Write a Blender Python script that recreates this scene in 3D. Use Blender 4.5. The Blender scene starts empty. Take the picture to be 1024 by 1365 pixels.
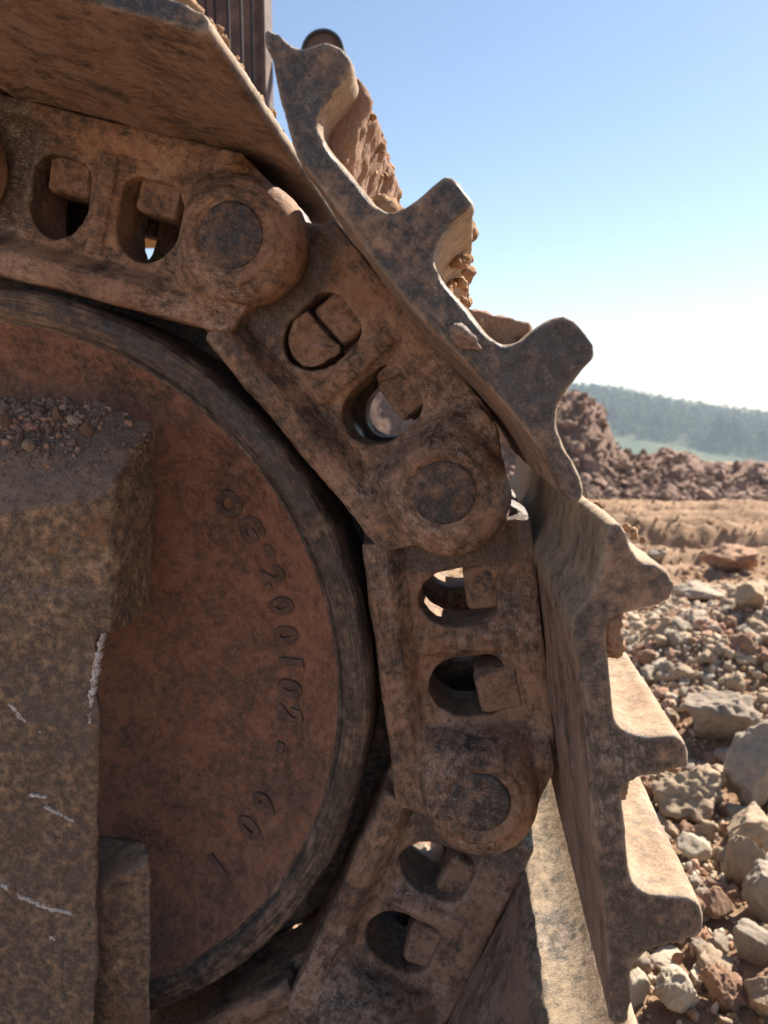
import bpy, bmesh, math, random
import numpy as np
from mathutils import Vector, Matrix, noise as mnoise
from mathutils.geometry import tessellate_polygon

# ------------------------------------------------------------------ camera, sky, sun, exposure
S = bpy.context.scene
COL = S.collection
FPX, CX, CY, DCAM = 1020.0, 512.0, 682.5, 0.493
PITCH = math.atan(142 / FPX)
YAW = math.atan(103 / math.hypot(FPX, 142))
cd = bpy.data.cameras.new('camera')
cam = bpy.data.objects.new('camera', cd)
COL.objects.link(cam)
cam.location = (0, -DCAM, 0)
cam.rotation_euler = (math.pi / 2 - PITCH, 0, YAW)
cd.sensor_fit = 'VERTICAL'
cd.sensor_height = 36
cd.sensor_width = 27
cd.lens = FPX / 1365 * 36
cd.clip_start = 0.02
cd.clip_end = 6000
cd.dof.use_dof = True
cd.dof.focus_distance = 0.46
cd.dof.aperture_fstop = 12.0
S.camera = cam

SUN_EL, SUN_AZ = math.radians(45), math.radians(48)      # azimuth from +Y towards +X
W = bpy.data.worlds.new('World')
S.world = W
W.use_nodes = True
wn = W.node_tree
wn.nodes.clear()
sky = wn.nodes.new('ShaderNodeTexSky')
sky.sky_type = 'NISHITA'
sky.sun_disc = False
sky.sun_elevation = SUN_EL
sky.sun_rotation = SUN_AZ
sky.altitude = 400
sky.air_density = 1.0
sky.dust_density = 0.35
sky.ozone_density = 1.0
bg = wn.nodes.new('ShaderNodeBackground')
bg.inputs['Strength'].default_value = 0.052
wo = wn.nodes.new('ShaderNodeOutputWorld')
wn.links.new(sky.outputs[0], bg.inputs[0])
wn.links.new(bg.outputs[0], wo.inputs[0])

sd = bpy.data.lights.new('sun', 'SUN')
sd.energy = 4.6
sd.angle = math.radians(0.5)
sd.color = (1.0, 0.93, 0.82)
sun = bpy.data.objects.new('sun', sd)
COL.objects.link(sun)
sdir = Vector((math.sin(SUN_AZ) * math.cos(SUN_EL), math.cos(SUN_AZ) * math.cos(SUN_EL), math.sin(SUN_EL)))
sun.rotation_euler = sdir.to_track_quat('Z', 'Y').to_euler()
sun.location = sdir * 20

S.view_settings.view_transform = 'Standard'
S.view_settings.look = 'None'
S.view_settings.gamma = 1
S.view_settings.use_curve_mapping = False
S.view_settings.exposure = 1.74
S.render.engine = 'CYCLES'
S.cycles.max_bounces = 6
S.cycles.volume_bounces = 0

# ------------------------------------------------------------------ helpers
rng = random.Random(7)
nrng = np.random.default_rng(11)
fw = np.array([-math.sin(YAW) * math.cos(PITCH), math.cos(YAW) * math.cos(PITCH), -math.sin(PITCH)])
rt = np.array([math.cos(YAW), math.sin(YAW), 0.0])
up = np.cross(rt, fw)


def ray(x, y):
    return rt * (x - CX) / FPX - up * (y - CY) / FPX + fw


def at(x, y, Y):
    """the point of the place that a picture position shows at depth Y"""
    d = ray(x, y)
    p = d * ((Y + DCAM) / d[1])
    return Vector((p[0], Y, p[2]))


def link(o, parent=None):
    COL.objects.link(o)
    if parent is not None:
        o.parent = parent
    return o


def thing(name, label, cat, loc=(0, 0, 0), roty=0, group=None, rotz=0):
    o = bpy.data.objects.new(name, None)
    o.empty_display_size = 0.02
    o.location = loc
    o.rotation_euler = (0, roty, rotz)
    return tag(link(o), label, cat, group)


def tag(o, label, cat, group=None, kind=None):
    if label:
        o['label'] = label
    if cat:
        o['category'] = cat
    if group:
        o['group'] = group
    if kind:
        o['kind'] = kind
    return o


def obj(name, me, mat, parent=None, seed=0.0):
    o = bpy.data.objects.new(name, me)
    if mat is not None and not me.materials:
        me.materials.append(mat)
    o['seed'] = float(seed)
    return link(o, parent)


class MB:
    def __init__(self):
        self.v, self.f = [], []

    def add(self, v, f):
        n = len(self.v)
        self.v += [tuple(p) for p in v]
        self.f += [tuple(i + n for i in q) for q in f]
        return self

    def hull(self, pts):
        bm = bmesh.new()
        vs = [bm.verts.new(p) for p in pts]
        r = bmesh.ops.convex_hull(bm, input=vs)
        junk = [e for e in r['geom_interior'] + r['geom_unused'] if isinstance(e, bmesh.types.BMVert)]
        bmesh.ops.delete(bm, geom=list(set(junk)), context='VERTS')
        bmesh.ops.recalc_face_normals(bm, faces=bm.faces)
        bm.verts.index_update()
        self.add([v.co[:] for v in bm.verts], [[v.index for v in f.verts] for f in bm.faces])
        bm.free()
        return self

    def box(self, a, b):
        return self.hull([(x, y, z) for x in (a[0], b[0]) for y in (a[1], b[1]) for z in (a[2], b[2])])

    def prism(self, outer, holes, y0, y1):
        """closed outline(s) in (u, v), pushed from y0 to y1 along the axle"""
        loops = [list(outer)] + [list(h) for h in holes]
        flat = [p for l in loops for p in l]
        n = len(flat)
        tri = tessellate_polygon([[Vector((p[0], p[1], 0)) for p in l] for l in loops])
        v = [(p[0], y0, p[1]) for p in flat] + [(p[0], y1, p[1]) for p in flat]
        f = [tuple(t) for t in tri] + [tuple(i + n for i in reversed(t)) for t in tri]
        k = 0
        for l in loops:
            m = len(l)
            for i in range(m):
                a, b = k + i, k + (i + 1) % m
                f.append((a, b, b + n, a + n))
            k += m
        bm = bmesh.new()
        bv = [bm.verts.new(p) for p in v]
        for q in f:
            try:
                bm.faces.new([bv[i] for i in q])
            except ValueError:
                pass
        bmesh.ops.recalc_face_normals(bm, faces=bm.faces)
        bm.verts.index_update()
        self.add([w.co[:] for w in bm.verts], [[w.index for w in q.verts] for q in bm.faces])
        bm.free()
        return self

    def lathe(self, prof, seg, c=(0, 0, 0)):
        """profile of (radius, y) turned round the axle"""
        v, f = [], []
        for r, y in prof:
            for k in range(seg):
                t = 2 * math.pi * k / seg
                v.append((c[0] + r * math.cos(t), c[1] + y, c[2] + r * math.sin(t)))
        for i in range(len(prof) - 1):
            for k in range(seg):
                a, b = i * seg + k, i * seg + (k + 1) % seg
                f.append((a, b, b + seg, a + seg))
        f.append(tuple(range(seg)))
        f.append(tuple((len(prof) - 1) * seg + k for k in reversed(range(seg))))
        return self.add(v, f)

    def mesh(self, name, smooth=True, angle=None):
        me = bpy.data.meshes.new(name)
        me.from_pydata(self.v, [], self.f)
        bm = bmesh.new()
        bm.from_mesh(me)
        bmesh.ops.recalc_face_normals(bm, faces=bm.faces)
        bm.to_mesh(me)
        bm.free()
        if smooth:
            me.polygons.foreach_set('use_smooth', [True] * len(me.polygons))
        if angle:
            me.set_sharp_from_angle(angle=math.radians(angle))
        return me


def cast(mb, name, voxel=0.0018, smooth=2, dents=((0.03, 0.0012), (0.008, 0.0005)), seed=0):
    """melts overlapping shells into one worn casting with soft edges and shallow dents"""
    me = mb.mesh(name + '_raw', smooth=False)
    o = bpy.data.objects.new('casting', me)
    COL.objects.link(o)
    m = o.modifiers.new('r', 'REMESH')
    m.mode = 'VOXEL'
    m.voxel_size = voxel
    m.use_smooth_shade = True
    if smooth:
        m = o.modifiers.new('s', 'SMOOTH')
        m.iterations = smooth
        m.factor = 0.5
    for k, (size, amp) in enumerate(dents):
        t = bpy.data.textures.new('dents', 'CLOUDS')
        t.noise_scale = size
        t.noise_depth = 3
        m = o.modifiers.new('d', 'DISPLACE')
        m.texture = t
        m.strength = amp * 2
        m.mid_level = 0.5
        m.texture_coords = 'LOCAL'
    dg = bpy.context.evaluated_depsgraph_get()
    out = bpy.data.meshes.new_from_object(o.evaluated_get(dg))
    out.name = name
    bpy.data.objects.remove(o)
    bpy.data.meshes.remove(me)
    out.polygons.foreach_set('use_smooth', [True] * len(out.polygons))
    return out


def circle(c, r, n=40, a0=0, a1=360):
    full = abs(a1 - a0) >= 360
    m = n if full else n - 1
    return [(c[0] + r * math.cos(math.radians(a0 + (a1 - a0) * k / m)),
             c[1] + r * math.sin(math.radians(a0 + (a1 - a0) * k / m))) for k in range(n)]


# value noise in numpy
def _h(i, j, s):
    n = (i * 374761393 + j * 668265263 + s * 974634541) & 0xFFFFFFFF
    n = ((n ^ (n >> 13)) * 1274126177) & 0xFFFFFFFF
    return ((n ^ (n >> 16)) & 0xFFFFFF) / float(0xFFFFFF)


def vnoise(x, y, s=0):
    i, j = np.floor(x).astype(np.int64), np.floor(y).astype(np.int64)
    a, b = x - i, y - j
    a, b = a * a * (3 - 2 * a), b * b * (3 - 2 * b)
    return (_h(i, j, s) * (1 - a) + _h(i + 1, j, s) * a) * (1 - b) + (_h(i, j + 1, s) * (1 - a) + _h(i + 1, j + 1, s) * a) * b


def fbm(x, y, o=4, s=0):
    t, a, n = 0, 1.0, 0
    for k in range(o):
        t = t + a * vnoise(x * 2 ** k, y * 2 ** k, s + k)
        n += a
        a *= 0.5
    return t / n - 0.5


# ------------------------------------------------------------------ materials
class NT:
    def __init__(self, name):
        self.m = bpy.data.materials.new(name)
        self.m.use_nodes = True
        self.t = self.m.node_tree
        self.t.nodes.clear()
        self.out = self.n('OutputMaterial')
        self.b = self.n('BsdfPrincipled')
        self.l(self.b.outputs[0], self.out.inputs[0])

    def n(self, k, **kw):
        x = self.t.nodes.new('ShaderNode' + k)
        for a, b in kw.items():
            setattr(x, a, b)
        return x

    def l(self, a, b):
        self.t.links.new(a, b)

    def put(self, sock, v):
        if isinstance(v, bpy.types.NodeSocket):
            self.l(v, sock)
        elif isinstance(v, (tuple, list)):
            sock.default_value = tuple(v) + ((1,) if len(v) == 3 and len(sock.default_value) == 4 else ())
        else:
            sock.default_value = v

    def math(self, op, a, b=0.0, clamp=False):
        x = self.n('Math', operation=op)
        x.use_clamp = clamp
        self.put(x.inputs[0], a)
        self.put(x.inputs[1], b)
        return x.outputs[0]

    def vec(self, scale=(1, 1, 1), seeded=True, rot=(0, 0, 0)):
        tc = self.n('TexCoord').outputs['Object']
        if seeded:
            at_ = self.n('Attribute', attribute_type='OBJECT', attribute_name='seed')
            v = self.n('VectorMath', operation='ADD')
            self.l(tc, v.inputs[0])
            self.l(at_.outputs['Fac'], v.inputs[1])
            tc = v.outputs[0]
        mp = self.n('Mapping')
        mp.inputs['Scale'].default_value = scale
        mp.inputs['Rotation'].default_value = rot
        self.l(tc, mp.inputs[0])
        return mp.outputs[0]

    def noise(self, v, scale, detail=6, rough=0.6, dist=0.0):
        x = self.n('TexNoise')
        self.l(v, x.inputs['Vector'])
        x.inputs['Scale'].default_value = scale
        x.inputs['Detail'].default_value = detail
        x.inputs['Roughness'].default_value = rough
        x.inputs['Distortion'].default_value = dist
        return x.outputs[0]

    def voro(self, v, scale, feature='F1'):
        x = self.n('TexVoronoi', feature=feature)
        self.l(v, x.inputs['Vector'])
        x.inputs['Scale'].default_value = scale
        return x.outputs[0]

    def step(self, f, lo, hi, a=0.0, b=1.0):
        x = self.n('MapRange')
        x.inputs[1].default_value = lo
        x.inputs[2].default_value = hi
        x.inputs[3].default_value = a
        x.inputs[4].default_value = b
        self.put(x.inputs[0], f)
        return x.outputs[0]

    def mix(self, f, a, b):
        x = self.n('Mix', data_type='RGBA')
        self.put(x.inputs[0], f)
        self.put(x.inputs[6], a)
        self.put(x.inputs[7], b)
        return x.outputs[2]

    def bump(self, h, strength, dist, prev=None):
        x = self.n('Bump')
        x.inputs['Strength'].default_value = strength
        x.inputs['Distance'].default_value = dist
        self.put(x.inputs['Height'], h)
        if prev is not None:
            self.l(prev, x.inputs['Normal'])
        return x.outputs[0]

    def done(self, col, rough=0.8, normal=None, metal=0.0, spec=0.4):
        self.put(self.b.inputs['Base Color'], col)
        self.put(self.b.inputs['Roughness'], rough)
        self.put(self.b.inputs['Metallic'], metal)
        self.put(self.b.inputs['Specular IOR Level'], spec)
        if normal is not None:
            self.l(normal, self.b.inputs['Normal'])
        return self.m


def grimy(name, dark=(0.035, 0.034, 0.036), dirt=(0.17, 0.088, 0.052), dirt2=(0.25, 0.15, 0.10), cover=0.5, patch=14.0,
          streak=(6, 40, 40), streak_amt=0.5, rust=0.5, pale=0.5, edge=0.5, bump=0.6, rough_dark=0.42, metal=0.25,
          palecol=(0.42, 0.36, 0.32), polar=False, dusty=0.0, grease=0.0, grainy=1.0, wts=(0.46, 0.28, 0.26)):
    t = NT(name)
    v = t.vec()
    vs = t.vec(scale=streak)
    if polar:
        sp = t.n('SeparateXYZ')
        t.l(t.n('TexCoord').outputs['Object'], sp.inputs[0])
        rad = t.math('SQRT', t.math('ADD', t.math('MULTIPLY', sp.outputs[0], sp.outputs[0]), t.math('MULTIPLY', sp.outputs[2], sp.outputs[2])))
        cb = t.n('CombineXYZ')
        t.l(t.math('MULTIPLY', rad, 60.0), cb.inputs[0])
        t.l(t.math('MULTIPLY', t.math('ARCTAN2', sp.outputs[2], sp.outputs[0]), 0.9), cb.inputs[1])
        t.l(t.math('MULTIPLY', sp.outputs[1], 40.0), cb.inputs[2])
        vs = cb.outputs[0]
    big = t.noise(v, patch, 9, 0.68, 0.4)
    fine = t.noise(v, 170, 7, 0.72)
    mid = t.noise(v, 48, 8, 0.65, 0.3)
    st = t.noise(vs, 9, 7, 0.65, 0.2)
    m = t.math('ADD', t.math('MULTIPLY', big, wts[0]), t.math('MULTIPLY', fine, wts[1]))
    m = t.math('ADD', m, t.math('MULTIPLY', t.math('SUBTRACT', st, 0.5), streak_amt * 0.5))
    m = t.math('ADD', m, t.math('MULTIPLY', mid, wts[2]))
    c = 0.5 + (0.5 - cover) * 0.25
    mask = t.step(m, c - 0.06, c + 0.055)
    if grease:
        oc = t.n('TexCoord').outputs['Object']
        dv = t.n('VectorMath', operation='DISTANCE')
        fl = t.n('VectorMath', operation='MULTIPLY')
        t.l(oc, fl.inputs[0])
        fl.inputs[1].default_value = (1, 0, 1)
        t.l(fl.outputs[0], dv.inputs[0])
        dv.inputs[1].default_value = (-.108, 0, 0.012)
        gz = t.math('ADD', dv.outputs['Value'], t.math('MULTIPLY', t.math('SUBTRACT', big, 0.5), 0.05))
        gm = t.math('MULTIPLY', t.step(gz, .056, .072, 1.0, 0.0), t.step(fine, 0.3, 0.5, 0.6, 1.0))
        mask = t.math('MULTIPLY', mask, t.math('SUBTRACT', 1.0, t.math('MULTIPLY', gm, grease)))
    dcol = t.mix(t.step(mid, 0.35, 0.65), dirt, dirt2)
    dcol = t.mix(t.step(fine, 0.45, 0.75, 0, 0.55), dcol, tuple(x * 1.55 for x in dirt2))
    dk = t.mix(t.step(fine, 0.4, 0.7), dark, tuple(x * 2.3 for x in dark))
    col = t.mix(mask, dk, dcol)
    grain = t.noise(v, 820, 4, 0.7)
    col = t.mix(t.step(grain, 0.52, 0.70, 0, 0.5 * grainy), col, t.mix(0.5, dirt2, palecol))
    col = t.mix(t.step(grain, 0.46, 0.30, 0, 0.55 * grainy), col, dark)
    # orange rust blooms
    r1 = t.noise(v, 22, 6, 0.6, 0.6)
    rm = t.math('MULTIPLY', t.step(r1, 0.60, 0.72), t.step(fine, 0.3, 0.6))
    col = t.mix(t.math('MULTIPLY', rm, rust), col, (0.26, 0.10, 0.035))
    # pale scuffs running with the wear
    sc = t.noise(vs, 26, 5, 0.7, 0.5)
    pm = t.math('MULTIPLY', t.step(sc, 0.50, 0.60), t.step(t.noise(v, 15, 5, 0.6), 0.50, 0.60))
    pm = t.math('MULTIPLY', pm, t.step(fine, 0.44, 0.56))
    col = t.mix(t.math('MULTIPLY', pm, pale), col, palecol)
    spk = t.math('MULTIPLY', t.step(t.noise(v, 420, 3, 0.5), 0.68, 0.74), 0.35 * pale)
    col = t.mix(spk, col, palecol)
    # rubbed edges
    geo = t.n('NewGeometry')
    e = t.math('MULTIPLY', t.step(geo.outputs['Pointiness'], 0.515, 0.56), t.step(mid, 0.35, 0.6))
    col = t.mix(t.math('MULTIPLY', e, edge), col, t.mix(0.5, dirt2, palecol))
    if dusty:
        nz = t.n('SeparateXYZ')
        t.l(geo.outputs['Normal'], nz.inputs[0])
        up_ = t.math('MULTIPLY', t.step(t.math('ADD', nz.outputs[2], t.math('MULTIPLY', t.math('SUBTRACT', big, 0.5), 0.7)), 0.22, 0.42), t.step(fine, 0.25, 0.5))
        col = t.mix(t.math('MULTIPLY', up_, dusty), col, t.mix(t.step(grain, 0.4, 0.6), (0.165, 0.110, 0.080), (0.24, 0.168, 0.125)))
        mask = t.math('MAXIMUM', mask, up_)
    rg = t.mix(mask, (rough_dark,) * 3, (0.93,) * 3)
    h = t.math('ADD', t.math('MULTIPLY', fine, 0.5), t.math('MULTIPLY', mid, 0.9))
    h = t.math('ADD', h, t.math('MULTIPLY', mask, 0.35))
    h = t.math('ADD', h, t.math('MULTIPLY', st, 0.5 * streak_amt))
    nrm = t.bump(h, bump, 0.0022)
    nrm = t.bump(grain, 0.6 * grainy, 0.0007, nrm)
    mt = t.math('MULTIPLY', t.math('SUBTRACT', 1.0, mask), metal)
    return t.done(col, rg, nrm, mt)


M = {}
M['link'] = grimy('link_steel', dark=(0.060, 0.045, 0.038), cover=0.62, pale=0.9, edge=0.5, patch=17, grease=0.95, dirt=(0.24, 0.125, 0.073), dirt2=(0.33, 0.195, 0.124), palecol=(0.48, 0.41, 0.37), streak=(12, 40, 55), streak_amt=0.6)
M['shoe'] = grimy('shoe_steel', grainy=0.6, dark=(0.042, 0.036, 0.034), dirt=(0.19, 0.115, 0.077), dirt2=(0.27, 0.170, 0.110), cover=0.33, streak=(7, 60, 40),
                  streak_amt=0.3, rust=0.3, pale=0.35, edge=0.5, patch=20, palecol=(0.5, 0.44, 0.36))
M['inner'] = grimy('shoe_inside', dark=(0.055, 0.044, 0.040), dirt=(0.215, 0.126, 0.086), dirt2=(0.30, 0.195, 0.14), cover=0.70, patch=16, streak=(6, 80, 60),
                   streak_amt=0.8, rust=0.2, pale=0.35, edge=0.4, bump=0.4)
M['bare'] = grimy('shoe_lip_bare', dark=(0.085, 0.072, 0.062), dirt=(0.21, 0.145, 0.092), dirt2=(0.32, 0.235, 0.15), cover=0.66, patch=14, streak=(5, 110, 60),
                  streak_amt=0.9, rust=0.25, pale=0.5, edge=0.4, bump=0.35, rough_dark=0.45, metal=0.15)
M['worn'] = grimy('shoe_worn', dark=(0.075, 0.062, 0.055), dirt=(0.20, 0.125, 0.075), dirt2=(0.30, 0.215, 0.14), cover=0.88, patch=22, streak=(6, 70, 40),
                  streak_amt=0.55, rust=0.35, pale=0.45, edge=0.5, bump=0.35, palecol=(0.5, 0.44, 0.36))
M['pin'] = grimy('pin_steel', dark=(0.034, 0.034, 0.038), cover=0.42, patch=40, streak=(30, 30, 30), streak_amt=0.2, rust=0.5, pale=0.5)
M['nut'] = grimy('nut_steel', dirt=(0.23, 0.125, 0.076), dirt2=(0.31, 0.185, 0.12), cover=0.7, patch=30, streak=(30, 30, 30), pale=0.6, edge=0.6)
M['dish'] = grimy('idler_dish', dark=(0.08, 0.046, 0.035), dirt=(0.19, 0.083, 0.05), dirt2=(0.27, 0.125, 0.077), cover=0.66, patch=9,
                  streak=(50, 10, 14), streak_amt=0.35, rust=0.35, pale=0.05, edge=0.1, bump=0.45)
M['rim'] = grimy('idler_rim', dark=(0.050, 0.041, 0.037), dirt=(0.13, 0.080, 0.054), dirt2=(0.22, 0.14, 0.092), cover=0.36, patch=12, polar=True, grainy=0.25,
                 streak=(20, 20, 20), streak_amt=1.1, rust=0.3, pale=0.35, edge=0.5, rough_dark=0.34, metal=0.5)
M['letter'] = grimy('cast_letter', dark=(0.055, 0.037, 0.031), dirt=(0.115, 0.053, 0.035), dirt2=(0.16, 0.075, 0.05), cover=0.5, patch=60, pale=0.05)
M['frame'] = grimy('frame_paint', dark=(0.085, 0.058, 0.042), dirt=(0.22, 0.125, 0.070), dirt2=(0.31, 0.195, 0.115), cover=0.42, wts=(0.26, 0.58, 0.16), dusty=1.0, patch=12,
                   streak=(30, 30, 14), streak_amt=0.2, rust=0.8, pale=0.15, edge=0.35, bump=0.8, rough_dark=0.75, metal=0.0)
M['bush'] = grimy('bushing_steel', dark=(0.03, 0.03, 0.033), cover=0.35, patch=20)


def soil(name, a, b, c, scale, bump=0.8, bd=0.01, fine=1.0):
    t = NT(name)
    v = t.vec()
    n1 = t.noise(v, scale, 8, 0.65, 0.3)
    n2 = t.noise(v, scale * 9 * fine, 7, 0.7)
    col = t.mix(t.step(n1, 0.35, 0.65), a, b)
    col = t.mix(t.step(n2, 0.45, 0.75), col, c)
    h = t.math('ADD', n1, t.math('MULTIPLY', n2, 0.6))
    return t.done(col, 0.95, t.bump(h, bump, bd), 0, 0.15)


M['mud'] = soil('dry_mud', (0.22, 0.115, 0.06), (0.36, 0.22, 0.125), (0.42, 0.29, 0.18), 40, 0.9, 0.003)
M['dust'] = soil('dust_pebbles', (0.13, 0.085, 0.065), (0.20, 0.13, 0.10), (0.24, 0.19, 0.16), 30, 0.6, 0.002)
M['ground'] = soil('earth', (0.24, 0.14, 0.083), (0.33, 0.21, 0.13), (0.39, 0.275, 0.18), 3.5, 0.9, 0.03, 1.6)
M['field'] = M['ground']
M['rock_grey'] = soil('rock_grey', (0.27, 0.21, 0.16), (0.37, 0.30, 0.23), (0.43, 0.36, 0.29), 4, 0.7, 0.006)
M['rock_tan'] = soil('rock_tan', (0.31, 0.22, 0.145), (0.41, 0.30, 0.205), (0.46, 0.36, 0.26), 4, 0.7, 0.006)
M['rock_red'] = soil('rock_red', (0.27, 0.15, 0.10), (0.38, 0.22, 0.145), (0.43, 0.29, 0.20), 5, 0.8, 0.006)
M['rock_pale'] = soil('rock_pale', (0.42, 0.33, 0.23), (0.50, 0.41, 0.31), (0.54, 0.46, 0.36), 4, 0.6, 0.006)
M['clay'] = soil('clay', (0.25, 0.19, 0.145), (0.33, 0.26, 0.20), (0.38, 0.31, 0.25), 4, 0.8, 0.006)
M['cake'] = soil('caked_earth', (0.21, 0.115, 0.075), (0.31, 0.185, 0.125), (0.36, 0.24, 0.17), 60, 0.9, 0.003)
M['mound'] = soil('mound_earth', (0.13, 0.080, 0.060), (0.23, 0.145, 0.108), (0.31, 0.215, 0.165), 2.2, 1.0, 0.06)
M['clod_far'] = soil('mound_clod', (0.16, 0.095, 0.07), (0.27, 0.175, 0.13), (0.36, 0.26, 0.20), 8, 0.7, 0.01)

t = NT('white_paint')
v = t.vec()
M['scrape'] = t.done(t.mix(t.step(t.noise(v, 200, 5), 0.4, 0.6), (0.30, 0.22, 0.18), (0.55, 0.50, 0.47)), 0.9)
t = NT('black_rubber')
M['black'] = t.done((0.02, 0.02, 0.022), 0.55)
t = NT('guard_brown')
v = t.vec()
M['guard'] = t.done(t.mix(t.step(t.noise(v, 30, 6), 0.4, 0.65), (0.06, 0.035, 0.028), (0.13, 0.075, 0.055)), 0.7)

# ------------------------------------------------------------------ the lie of the chain
PIN_PX = {1: (305, 312), 2: (589, 655), 3: (640, 1073)}
CC, RP = Vector((-0.339, 0, -0.199)), 0.361


def onring(deg):
    return Vector((CC.x + RP * math.cos(math.radians(deg)), 0, CC.z + RP * math.sin(math.radians(deg))))


PIN = {k: at(x, y, 0) for k, (x, y) in PIN_PX.items()}
PIN[0] = onring(92.8)
PIN[-1] = PIN[0] + Vector((-0.216, 0, 0.004))
PIN[4] = PIN[3] + Vector((math.cos(math.radians(-113)), 0, math.sin(math.radians(-113)))) * 0.216
PIN[5] = PIN[4] + Vector((math.cos(math.radians(-150)), 0, math.sin(math.radians(-150)))) * 0.216


def place(i):
    a, b = PIN[i - 1], PIN[i]
    return (a + b) / 2, -math.atan2(b.z - a.z, b.x - a.x)


# ------------------------------------------------------------------ ground
GZ = -0.64


def smooth(a, b, x):
    t = np.clip((x - a) / (b - a), 0, 1)
    return t * t * (3 - 2 * t)


def px_of(x, y):
    """bearing of a ground point, as a column of the picture"""
    return 615 + 1020 * x / np.maximum(y + DCAM, 0.05)


MOUND_PX = np.array([-2500, -600, 300, 500, 650, 720, 745, 775, 795, 806, 818, 835, 860, 885, 905, 930, 960, 990, 1024, 1100, 1250, 1500, 2500])
MOUND_Y = np.array([560, 520, 505, 500, 505, 515, 524, 530, 548, 574, 602, 608, 605, 600, 609, 620, 624, 616, 620, 612, 615, 605, 600])
MD = 8.3


def terrain(x, y):
    d = y + DCAM
    z = GZ - 0.055 * np.clip(d - 2.6, 0, 9) + 0 * x
    rub = (1 - smooth(2.2, 3.0, d))
    z = z + rub * (0.10 * fbm(x * 2.3, y * 2.3, 4, 3) + 0.05 * fbm(x * 9, y * 9, 4, 9))
    z = z + rub * 0.09 * np.exp(-((d - 1.9) / 0.55) ** 2) * smooth(0.25, 0.8, x)
    z = z + 0.12 * np.exp(-((d - 1.72) / 0.26) ** 2) * smooth(0.30, 0.55, x)
    fld = smooth(2.5, 3.0, d) * (1 - smooth(7.2, 8.0, d))
    # wheel ruts running across the field
    ru = 0
    for c, w, a in ((3.55, 0.10, 0.035), (4.3, 0.16, 0.085), (4.75, 0.10, 0.05), (5.6, 0.13, 0.05), (6.3, 0.2, 0.05)):
        e = d - c + 0.10 * x + 0.12 * fbm(x * 0.9, y * 0 + c, 3, 5)
        ru = ru - a * np.exp(-(e / w) ** 2) + a * 0.75 * np.exp(-((e - 2.1 * w) / w) ** 2)
    z = z + fld * (1.7 * ru * (0.6 + 0.8 * vnoise(x * 3, y * 3, 44)) + 0.07 * fbm(x * 4, y * 10, 5, 21) + 0.05 * fbm(x * 16, y * 26, 3, 5))
    # heaps of dug earth behind the field
    c = px_of(x, y)
    top = (540 - np.interp(c, MOUND_PX, MOUND_Y)) / 1020 * (MD + 0.9)
    base = GZ - 0.055 * np.clip(d - 2.6, 0, 9)
    front = MD - 0.55 + 0.25 * fbm(x * 1.2, y * 0.3, 3, 8)
    prof = smooth(front, front + 1.45, d) * (1 - smooth(MD + 1.2, MD + 4.0, d))
    ahead = smooth(0.2, 1.0, d)
    rel = np.maximum(top - base, 0.1)
    z = z + ahead * prof * rel * (1 + 0.0 * x)
    z = z + ahead * prof * (0.36 * fbm(x * 2.6, y * 2.6, 5, 31) * np.clip(rel, 0, 0.6) + 0.16 * fbm(x * 8, y * 8, 4, 37))
    # beyond: the land falls away to a valley
    z = z - 30 * smooth(14, 130, np.hypot(x, y))
    z = z - 6 * smooth(150, 260, np.hypot(x, y))
    return z


def grid_mesh(name, X, Y, Z, mat, kind, seed=0):
    n, m = X.shape
    co = np.stack([X, Y, Z], -1).reshape(-1, 3)
    i = np.arange(n * m).reshape(n, m)
    q = np.stack([i[:-1, :-1], i[1:, :-1], i[1:, 1:], i[:-1, 1:]], -1).reshape(-1, 4)
    return np_mesh(name, co, q)


def np_mesh(name, co, faces, smooth_=True):
    me = bpy.data.meshes.new(name)
    k = faces.shape[1]
    me.vertices.add(len(co))
    me.vertices.foreach_set('co', np.ascontiguousarray(co, np.float32).ravel())
    me.loops.add(faces.size)
    me.loops.foreach_set('vertex_index', np.ascontiguousarray(faces, np.int32).ravel())
    me.polygons.add(len(faces))
    me.polygons.foreach_set('loop_start', np.arange(0, faces.size, k, dtype=np.int32))
    me.polygons.foreach_set('loop_total', np.full(len(faces), k, np.int32))
    me.polygons.foreach_set('use_smooth', np.full(len(faces), smooth_))
    me.update(calc_edges=True)
    me.validate()
    return me


rr = np.concatenate([np.geomspace(0.02, 0.6, 14, endpoint=False), np.geomspace(0.6, 14, 560, endpoint=False), np.geomspace(14, 800, 60)])
th0 = np.linspace(-math.radians(20), math.radians(50), 440)          # bearings the photograph shows, finely
th1 = np.linspace(math.radians(50), math.radians(340), 150)[1:]
th = np.concatenate([th0, th1])
R_, T_ = np.meshgrid(rr, th, indexing='ij')
GX, GY = R_ * np.sin(T_), R_ * np.cos(T_) - DCAM
GZZ = terrain(GX, GY)
tag(obj('ground', grid_mesh('ground', GX, GY, GZZ, None, None), M['ground']), None, None, None, 'structure')
me = bpy.data.objects['ground'].data
# the heaps get a darker material than the rest of the ground
me.materials.append(M['mound'])
dq = (GY + DCAM)[:-1, :-1].ravel()
me.polygons.foreach_set('material_index', ((dq > MD - 0.5) & (dq < MD + 4.2)).astype(np.int32))


# ------------------------------------------------------------------ far hill with its woods
RX = np.array([-4000, -1500, 0, 500, 650, 750, 800, 860, 900, 960, 1024, 1150, 1400, 2500, 6000])
RY = np.array([520, 505, 505, 508, 512, 518, 524, 534, 543, 551, 557, 562, 556, 540, 530])
HD0, HD1 = 210.0, 430.0


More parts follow.
